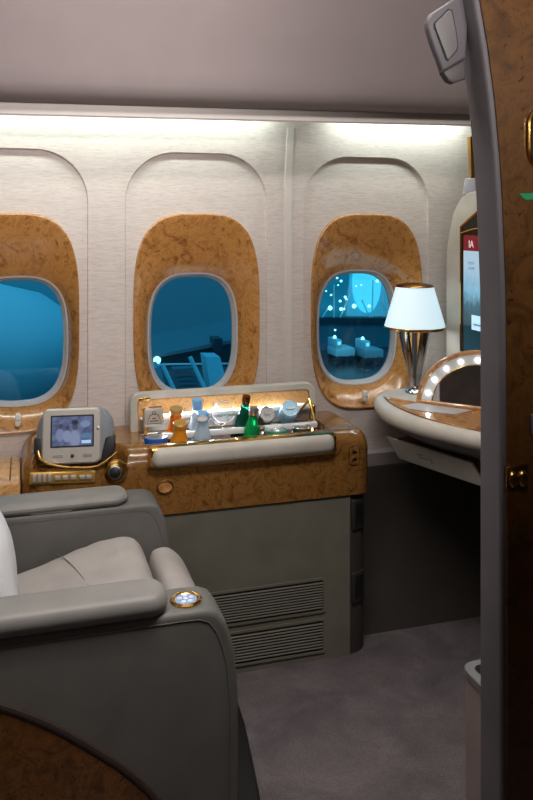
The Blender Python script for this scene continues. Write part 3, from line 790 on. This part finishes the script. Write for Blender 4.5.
# ------------------------------------------------------------------ suite partition by the doorway
part = empty('suite_partition', (1.15, 1.03, ZF)); tag(part, 'tall dark burl wood suite partition with grey padded jamb, at the right edge', 'partition')
zs = [ZF, .4, .8, 1.1, 1.2, 1.333, 1.40, 1.476, 1.55, 1.616, 1.70, 1.80, 1.92, 2.0]
xs = [.656, .656, .656, .656, .655, .649, .644, .636, .625, .612, .594, .566, .526, .496]
b = MB(); jr = []
for x, z in zip(xs, zs):
    r = .006; sec = []
    for (cx, cy, a0) in ((x+r, 1.003+r, PI), (x+.09, 1.003, None), (x+.09, 1.060, None), (x+r, 1.060-r, PI/2)):
        if a0 is None: sec.append((cx, cy, z))
        else:
            for i in range(6): sec.append((cx + r*math.cos(a0 + PI/2*i/5), cy + r*math.sin(a0 + PI/2*i/5), z))
    jr.append(sec)
b.loft(jr, True, True); b.build('jamb', M['jamb'], part, ang=50)
b = MB(); b.prism([(x+.009, 1.000, z) for x, z in zip(xs, zs)] + [(1.655, 1.000, 2.0), (1.655, 1.000, ZF)], (0, .006, 0)); b.build('wood_facing', burl('partition_burl', srgb(64, 40, 14), srgb(88, 56, 21), srgb(104, 68, 29), .3, .35), part)
b = MB(); b.prism([(x+.088, 1.006, z) for x, z in zip(xs, zs)] + [(1.655, 1.006, 2.0), (1.655, 1.006, ZF)], (0, .05, 0)); b.build('panel_core', M['jamb'], part)
l0, l1 = at(506, 466, Y=.998), at(527, 490, Y=.998)
b = MB(); b.box(((l0.x+l1.x)/2, .998, (l0.z+l1.z)/2), (l1.x-l0.x, .006, l0.z-l1.z), .002); lt = b.build('door_latch', M['brass_dark'], part)
for f in (.28, .74):
    b = MB(); b.lathe([(.008, 0), (.008, .002), (.006, .0035), (.002, .002)], (0, 0, 0), 20, (0, -1, 0))
    for v in b.bm.verts: v.co.z *= 1.5; v.co += Vector((l0.x+(l1.x-l0.x)*f, .995, (l0.z+l1.z)/2))
    b.build('latch_finger', M['gold'], lt)
b = MB(); b.box((.730, .998, 1.005), (.055, .008, .030), .002); b.build('strike_bar', M['jamb'], part)
rg = rrect(.732, 1.424, .064, .094, .030, 8)
b = MB(); b.tube([(x, .997, z) for x, z in rg], .0035, 8, True); ph_ = b.build('pull_ring', M['gold'], part)
b = MB(); b.prism([(x, .9985, z) for x, z in rrect(.732, 1.424, .060, .090, .028, 8)], (0, -.001, 0)); b.build('pull_recess', M['black'], ph_)
b = MB(); b.prism([at(519, 193.5, Y=.9995), at(523, 198.5, Y=.9995), at(527, 200, Y=.9995), at(534, 199, Y=.9995), at(534, 193, Y=.9995)], (0, -.0008, 0)); st = b.build('green_mark', plain('green_mark', srgb(20, 150, 96), .4), part)  # flat green patch on the wood facing
st['label'] = 'small bright green mark'
# corner fixture on the jamb
px = lambda L, Y: [at(u, v, Y=Y) for u, v in L]
b = MB(); b.prism(px([(455, -2), (449, 2), (432, 13), (428, 20), (428, 28), (433, 44), (443, 71), (466, 58), (470, 10), (466, -2)], 1.030), (0, .014, 0), .004, 3); fxh = b.build('fixture_housing', M['jamb'], part)
b = MB(); b.prism(px([(448, 9), (452, 10), (456, 30), (458, 46), (457, 51), (448, 61), (446, 60), (434, 27), (434, 23)], 1.029), (0, -.001, 0)); b.build('fixture_groove', M['black'], fxh)
b = MB(); b.prism(px([(448.2, 10.5), (451, 11), (455, 30), (457, 46), (455.5, 50.5), (448, 59.5), (446.8, 58.5), (435, 27), (435, 23.5)], 1.0285), (0, -.002, 0), .0008, 2); b.build('fixture_pad', leather('fixture_pad', srgb(116, 112, 110), .55, .2), fxh)
b = MB(); b.prism(px([(443, 71.5), (465, 59), (466.5, 79), (454, 83.5), (449, 81)], 1.034), (0, .016, 0), .004, 3); b.build('fixture_cap', plain('fixture_cap', srgb(86, 80, 80), .5), fxh)

# ------------------------------------------------------------------ open-top bin behind the partition
BX, BY0, BY1, BZ = .838, 1.12, 1.43, .408
wb_ = empty('waste_bin', (BX+.11, (BY0+BY1)/2, ZF)); tag(wb_, 'tall taupe open-top bin with grey rim, standing behind the partition jamb', 'bin')
o = rrect(BX+.11, (BY0+BY1)/2, .22, BY1-BY0, .030); i_ = rrect(BX+.11, (BY0+BY1)/2, .184, BY1-BY0-.036, .018); ob = rrect(BX+.11, (BY0+BY1)/2, .216, BY1-BY0-.004, .029)
b = MB(); b.loft([[(x, y, z) for x, y in q] for q, z in ((ob, ZF), (ob, BZ-.014), (i_, BZ-.014), (i_, ZF+.02))], True, True); b.build('bin_body', leather('bin_fabric', srgb(138, 122, 117), .8, .3, 260), wb_)
b = MB(); b.loft([[(x, y, z) for x, y in q] for q, z in ((o, BZ-.016), (o, BZ-.002), (rrect(BX+.11, (BY0+BY1)/2, .216, BY1-BY0-.004, .028), BZ), (i_, BZ), (i_, BZ-.016))]); b.build('bin_rim', plain('bin_rim_grey', srgb(108, 107, 108), .4), wb_)

# ------------------------------------------------------------------ armchair
from mathutils import noise as mnoise
ac = empty('armchair', (.1, 1.8, ZF)); tag(ac, 'grey leather cabin armchair with padded arms and control puck, in the foreground', 'armchair')
def shell_out(dx=0):
    pts = [(.295, .586), (.322, .585), (.341, .577), (.356, .556), (.367, .525), (.375, .488), (.380, .42), (.381, .32), (.379, .2), (.372, .06), (.368, ZF+.035)]
    return [(-1.0, ZF+.035), (-1.0, .586)] + [(x+dx, z) for x, z in pts]
def arm(y0, y1, dx, outer, dz=0):
    b = MB(); b.prism([(x, y0, z - (dz if z > .3 else 0)) for x, z in shell_out(dx)], (0, y1-y0, 0), .012, 4); s_ = b.build('arm_shell', M['shell'], ac, ang=50)
    ys = y0 if outer else y0
    so = [p for p in shell_out(dx)[1:]]
    b = MB(); b.tube([(max(x-.018, -1.0), ys-.0003, z-.016-(dz if z > .3 else 0)) for x, z in so[:-1]], .0008, 6); b.build('seam', M['seam'], s_)
    return s_
arm(1.436, 1.545, 0, True); arm(2.068, 2.20, -.014, False, .017)
def pad(y0, y1, z0, z1, x1):
    yc, hw = (y0+y1)/2, (y1-y0)/2; r = hw*.75
    o = [(-1.0, y1), (-1.0, y0)] + [(x1-r + r*math.sin(t), y0+r-r*math.cos(t)) for t in [PI/2*i/8 for i in range(9)]] + [(x1-r + r*math.cos(t), y1-r+r*math.sin(t)) for t in [PI/2*i/8 for i in range(9)]]
    b = MB(); b.loft([[(x, y, z) for x, y in inset2(o, d)] for z, d in ((z0, .010), (z0+.006, .002), (z0+.016, 0), (z1-.018, 0), (z1-.008, .004), (z1-.002, .012), (z1, .022))], True, True)
    return b.build('arm_pad', M['pad'], ac, ang=60)
pad(1.428, 1.524, .585, .626, .250); pad(2.066, 2.172, .569, .597, .256)
b = MB(); b.box((.06, 2.12, .568), (.10, .09, .008), .001); b.build('pad_slide', M['steel'], ac)
def cushion(name, prof, y0, y1, r, crown, wr, mat):
    P = [(p.x, p.y) for p in catmull([(x, z, 0) for x, z in prof], 6, True)]
    ar = sum(a[0]*c[1]-c[0]*a[1] for a, c in zip(P, P[1:]+P[:1]))
    if ar < 0: P = P[::-1]
    ymid, hw = (y0+y1)/2, (y1-y0)/2
    sts = [0, .1, .25, .45, .7, 1.0]
    ys = [y0 + r*s for s in sts] + [y0+r+(y1-y0-2*r)*i/22 for i in range(1, 22)] + [y1 - r*s for s in sts[::-1]]
    rings = []
    zm = max(p[1] for p in P); zl = zm-.09
    for y in ys:
        dd = min(y-y0, y1-y); d = r - math.sqrt(max(0, r*r-(r-dd)**2)) if dd < r else 0
        u = (y-ymid)/hw; ring = []
        for p in inset2(P, d):
            k = max(0, min(1, (p.y-zl)/.06)); z = p.y + crown*(1-u*u)*k
            z += k*wr*(mnoise.noise(Vector((p.x*7+y*6, y*3-p.x*9, 1.3)))*.6 + abs(mnoise.noise(Vector((p.x*16+y*15, y*6-p.x*7, 4.1))))*-.7)
            ring.append((p.x, y, z))
        rings.append(ring)
    b = MB(); b.loft(rings, True, True); return b.build(name, mat, ac, ang=70)
sc_prof = [(-.14, .40), (-.05, .440), (.05, .468), (.13, .492), (.195, .511), (.240, .511), (.270, .492), (.290, .440), (.298, .36), (.298, .27), (.10, .26), (-.14, .26)]
lg_prof = [(.290, .27), (.295, .40), (.302, .455), (.325, .470), (.352, .464), (.378, .440), (.400, .398), (.409, .345), (.400, .27), (.385, .15), (.370, .06), (.33, .05), (.28, .06)]
sc_ = cushion('seat_cushion', sc_prof, 1.548, 2.052, .045, .008, .016, M['seat'])
cushion('leg_rest', lg_prof, 1.550, 2.050, .04, .006, .007, M['seat'])
sm = [at(57, 554, Z=.484), at(66, 560, Z=.487), at(76, 570, Z=.492), at(84, 580, Z=.496), at(91, 590, Z=.500)]
b = MB(); b.tube(catmull([(p.x, p.y, p.z+.001) for p in sm], 6), .0010, 6); b.build('seam', M['seam'], sc_)
bk = [(-.165, .40), (-.16, .60), (-.20, .85), (-.26, 1.02), (-.34, 1.06), (-.42, 1.0), (-.42, .7), (-.38, .40)]
cushion('backrest', bk, 1.56, 2.04, .06, 0, 0, M['seat'])
b = MB(); b.prism([(x, y, ZF) for x, y in [(-1.0, 1.46), (.43, 1.46), (.475, 1.58), (.503, 1.70), (.518, 1.80), (.545, 2.0), (.552, 2.12), (.45, 2.17), (-1.0, 2.17)]], (0, 0, .034), .006); b.build('plinth', M['black'], ac)
b = MB(); b.box((-.30, 1.80, .14), (1.15, .50, .26), .01); b.build('seat_base', M['grille_dark'], ac)
# wooden outer shell with its dark edge
wc = [(-.90, .62), (-.50, .60), (-.25, .555), (-.12, .510), (-.042, .478), (.04, .430), (.123, .366), (.172, .322), (.212, .276), (.262, .20), (.30, .12), (.325, .0), (.33, ZF+.002)]
wcs = [(p.x, p.y) for p in catmull([(x, z, 0) for x, z in wc], 5)]
b = MB(); b.prism([(x, 1.408, z) for x, z in wcs] + [(-.90, 1.408, ZF+.002)], (0, .027, 0), .003); wp = b.build('side_shell', burl('shell_burl', srgb(64, 36, 14), srgb(88, 54, 22), srgb(104, 66, 30), .25, .4, 1.5), ac)
b = MB(); b.tube([(x+.004, 1.413, z+.004) for x, z in wcs], .0065, 8); b.build('shell_edge', plain('shell_edge', srgb(52, 42, 38), .25, 0, .3), wp)
# control puck
pc = Vector((.288, 1.480, .586))
b = MB(); b.lathe([(.030, 0), (.030, .003), (.027, .006), (.023, .005), (.021, .003)], pc, 36); pk = b.build('control_puck', M['gold'], ac)
b = MB(); b.lathe([(.0212, .002), (.0205, .0042), (.001, .0045)], pc, 32); pf = b.build('puck_face', plain('puck_face', srgb(150, 168, 204), .25), pk)
for (dx, dy) in ((0, 0), (.011, .004), (-.011, .004), (.006, -.011), (-.006, -.011), (0, .013)):
    b = MB(); b.lathe([(.0048, .0040), (.0048, .0052), (.003, .0058)], pc + Vector((dx, dy, 0)), 14); b.build('puck_button', plain('puck_button', srgb(208, 220, 240), .3), pf)

# pillow against the backrest
pc_ = Vector((-.094, 1.80, .555)); pr_ = Matrix.Rotation(math.radians(-10), 3, 'Y')
b = MB(); rings = []
for i in range(25):
    f = -1 + 2*i/24
    h = [ ]
    for j in range(40):
        t = 2*PI*j/40; c, s = math.cos(t), math.sin(t); n = 3.2
        k = (abs(c)**n + abs(s)**n)**(-1/n)
        rad = (1 - abs(f)**2.2)**.42 if abs(f) < 1 else 0
        y, z = c*k*.200*rad, s*k*.120*rad
        x = f*.075*(1 + .10*mnoise.noise(Vector((y*9, z*9, f))))
        h.append(pc_ + pr_ @ Vector((x, y, z)))
    rings.append(h)
b.loft(rings[1:-1], True, True); plw = b.build('pillow', M['pillow'], None, ang=80); tag(plw, 'white striped cotton pillow leaning on the armchair back', 'pillow')

# ------------------------------------------------------------------ the apron outside
M['apron'] = plain('wet_apron', srgb(60, 66, 72), .25, 0, 0, .4)
b = MB(); b.box((5, 55, -3.85), (160, 104, .1)); ap = struct(b.build('apron', M['apron']))
M['ext_dark'] = plain('ext_dark', srgb(40, 52, 60), .5)
M['ext_mid'] = plain('ext_mid', srgb(110, 124, 132), .5)
M['ext_light'] = plain('ext_light', srgb(238, 242, 244), .45)
M['ext_pale'] = plain('ext_pale', srgb(176, 186, 192), .4, 0, 0, .2)
M['lit'] = emit_mat('lit_window', (.35, .85, 1.0, 1), 1.1)
M['hall'] = emit_mat('lit_hall', (.03, .36, .48, 1), .6)
M['hall_bright'] = emit_mat('bright_hall', (.14, .66, .85, 1), .95)
M['flood'] = emit_mat('flood_lamp', (.75, .97, 1, 1), 3.0)
# blue hangar wall seen through the middle window
hg = empty('hangar', (7.5, 34, -3.8)); tag(hg, 'plain dusky hangar wall far outside the middle window', 'building')
b = MB(); b.box((7.3, 34.5, 1.2), (7.6, .8, 10)); b.build('hangar_wall', M['ext_pale'], hg)
jb = empty('jet_bridge', (3.3, 15, -3.8)); tag(jb, 'dark covered jet bridge crossing outside the middle window', 'jet bridge')
def p3(L, Y): return [at(u, v, Y=Y) for u, v in L]
b = MB(); b.prism(p3([(128, 364), (270, 334), (270, 366), (128, 368)], 15), (0, 2.2, 0)); b.build('bridge_body', M['ext_dark'], jb)
b = MB(); b.prism(p3([(120, 362), (270, 332), (270, 336), (120, 365)], 14.9), (0, 2.4, 0)); b.build('bridge_roof', M['ext_mid'], jb)
b = MB(); b.tube(p3([(120, 365), (270, 363)], 14.8), .02, 6); b.build('bridge_rail', M['ext_light'], jb)
b = MB(); b.box(at(216, 343.5, Y=14.9), (.16, .4, .24)); b.build('bridge_cab', M['ext_dark'], jb)
b = MB(); r0 = at(262, 360, Y=16); b.box((r0.x, r0.y, (r0.z-3.8)/2), (.4, .4, r0.z+3.8)); b.build('bridge_leg', M['ext_dark'], jb)
b = MB(); b.lathe([(.07, 0), (.07, .02), (.02, .05)], at(157, 360, Y=14.7), 12, (0, -1, 0)); b.build('bridge_lamp', M['flood'], jb)
bs = empty('boarding_stairs', (2.2, 10, -3.8)); tag(bs, 'lit boarding stairs with pale handrails below the jet bridge', 'stairs')
for (u0, v0, u1, v1) in ((162, 364, 180, 402), (190, 357, 211, 402)):
    b = MB(); b.tube(p3([(u0, v0), (u1, v1)], 11), .030, 8); b.build('handrail', M['ext_light'], bs)
b = MB()
for i in range(9):
    v = 368 + i*4.5; b.box(at(182.5+i*1.9, v, Y=11.2), (.30, .2, .02))
b.build('stair_treads', M['ext_mid'], bs)
b = MB(); b.prism(p3([(206, 357), (220, 357), (232, 402), (212, 402)], 11.3), (0, .4, 0)); b.build('side_panel', M['ext_light'], bs)
b = MB(); b.prism(p3([(150, 370), (160, 366), (170, 402), (150, 402)], 11.3), (0, .4, 0)); b.build('side_panel', M['ext_pale'], bs)
b = MB(); q = at(190, 402, Y=11.5); b.box((q.x, q.y, (q.z-3.8)/2), (1.0, .8, q.z+3.8)); b.build('stair_chassis', M['ext_dark'], bs)
# parked airliner outside the left window
al = empty('parked_airliner', (-1.5, 22, -3.8)); tag(al, 'pale parked airliner with big engine outside the left window', 'aircraft')
ax0, ax1 = at(72, 350, Y=18), at(-120, 345, Y=15.5)
dv = (ax1-ax0).normalized()
b = MB(); b.lathe([(.1, -.2), (.45, 0), (.9, .5), (1.2, 1.2), (1.3, 2.2), (1.3, 9)], ax0, 40, dv); b.build('fuselage', M['ext_light'], al, ang=60)
b = MB(); q = at(8, 372, Y=17); b.lathe([(.60, 0), (.72, .1), (.78, .5), (.74, 1.6), (.45, 2.6)], q, 32, (-.2, 1, 0)); en = b.build('engine', M['ext_mid'], al, ang=60)
b = MB(); b.lathe([(.58, .05), (.58, .06), (.1, -.05)], q, 32, (-.2, 1, 0)); b.build('engine_fan', M['ext_dark'], en)
b = MB(); b.prism(p3([(-20, 366), (64, 356), (64, 361), (-20, 378)], 18), (0, 3, 0)); b.build('wing', M['ext_pale'], al)
for dx in (-1.2, 1.2):
    b = MB(); b.tube([(q.x+dx, 20, -1.8), (q.x+dx, 20, -3.7)], .12, 10); b.lathe([(.35, -.15), (.4, -.1), (.4, .1), (.35, .15)], (q.x+dx, 20, -3.4), 20, (1, 0, 0)); b.build('landing_gear', M['ext_dark'], al)
# glazed terminal outside the right window
tm = empty('terminal', (13.5, 30, -3.8)); tag(tm, 'lit glass terminal with white trusses outside the right window', 'building')
T = 30
b = MB(); b.prism(p3([(300, 240), (470, 240), (470, 319), (300, 319)], T), (0, 3, 0)); b.build('glass_hall', M['hall'], tm)
b = MB(); b.prism([at(367+14*math.cos(t), 283+30*math.sin(t), Y=T-.15) for t in [2*PI*i/40 for i in range(40)]], (0, .1, 0)); b.build('bright_bay', M['hall_bright'], tm)
b = MB(); b.prism(p3([(318, 240), (352, 240), (346, 319), (318, 319)], T-.2), (0, .08, 0)); b.build('dark_bay', emit_mat('dim_hall', (.01, .16, .23, 1), .6), tm)
b = MB(); b.prism(p3([(300, 318), (470, 318), (470, 323), (300, 323)], T-.6), (0, 3.6, 0)); b.build('floor_beam', M['ext_dark'], tm)
b = MB(); b.prism(p3([(300, 323), (470, 323), (470, 350), (300, 350)], T-.3), (0, 3, 0)); b.build('lower_wall', plain('teal_wall', srgb(66, 118, 132), .5), tm)
for (u0, v0, u1, v1) in ((334, 285, 334, 318), (373, 280, 372, 318), (362, 300, 370, 318), (384, 280, 384, 318), (340, 318, 352, 290), (322, 318, 330, 305), (392, 318, 380, 300)):
    b = MB(); b.tube(p3([(u0, v0), (u1, v1)], T-.35), .028, 6); b.build('truss_bar', M['ext_light'], tm)
for (u, v, r) in ((337, 278, .04), (341, 281, .05), (338, 285, .03), (331, 295, .04), (345, 297, .05), (340, 301, .05), (346, 299, .04), (330, 308, .09), (341, 309, .07), (354, 306, .09), (369, 306, .06), (340, 319, .05), (335, 330, .04), (326, 291, .03), (344, 309, .04), (377, 281, .06), (356, 286, .03), (361, 285, .03)):
    b = MB(); b.lathe([(r, 0), (r, .03), (r*.4, .06)], at(u, v, Y=T-.5), 10, (0, -1, 0)); b.build('facade_lamp', M['flood'], tm)
b = MB(); q = at(352, 349, Y=T+1); b.box((q.x, q.y, (q.z-3.8)/2), (9, 2, q.z+3.8)); b.build('terminal_footing', M['ext_dark'], tm)
# service vehicles
def truck(label, u, Y, L, col):
    q = at(u, 300, Y=Y); x = q.x; e = empty('baggage_tug', (x, Y, -3.8)); tag(e, label, 'vehicle', 'tugs on the apron')
    b = MB(); b.box((x, Y, -3.42), (L, .9, .3), .04); b.build('truck_bed', M[col], e)
    b = MB(); b.box((x-L*.33, Y, -3.12), (L*.32, .88, .34), .05); cb = b.build('cab', M['ext_light'], e)
    b = MB(); b.box((x-L*.33, Y-.445, -3.08), (L*.16, .02, .12), .01); b.build('cab_window', M['lit'], cb)
    for dx in (-.3, .3):
        for dy in (-.42, .42):
            b = MB(); b.lathe([(.09, -.06), (.13, -.05), (.13, .05), (.09, .06)], (x+L*dx, Y+dy, -3.67), 16, (0, 1, 0)); b.build('wheel', M['ext_dark'], e)
    b = MB(); b.lathe([(.06, 0), (.06, .05), (.02, .1)], (x-L*.33, Y, -2.95), 10); b.build('beacon', M['flood'], e)
truck('small pale baggage tug with lit cab, left of the two by the terminal', 341, 27.2, .75, 'ext_light')
truck('small pale baggage tug with lit cab, right of the two by the terminal', 369, 26.6, .75, 'ext_pale')
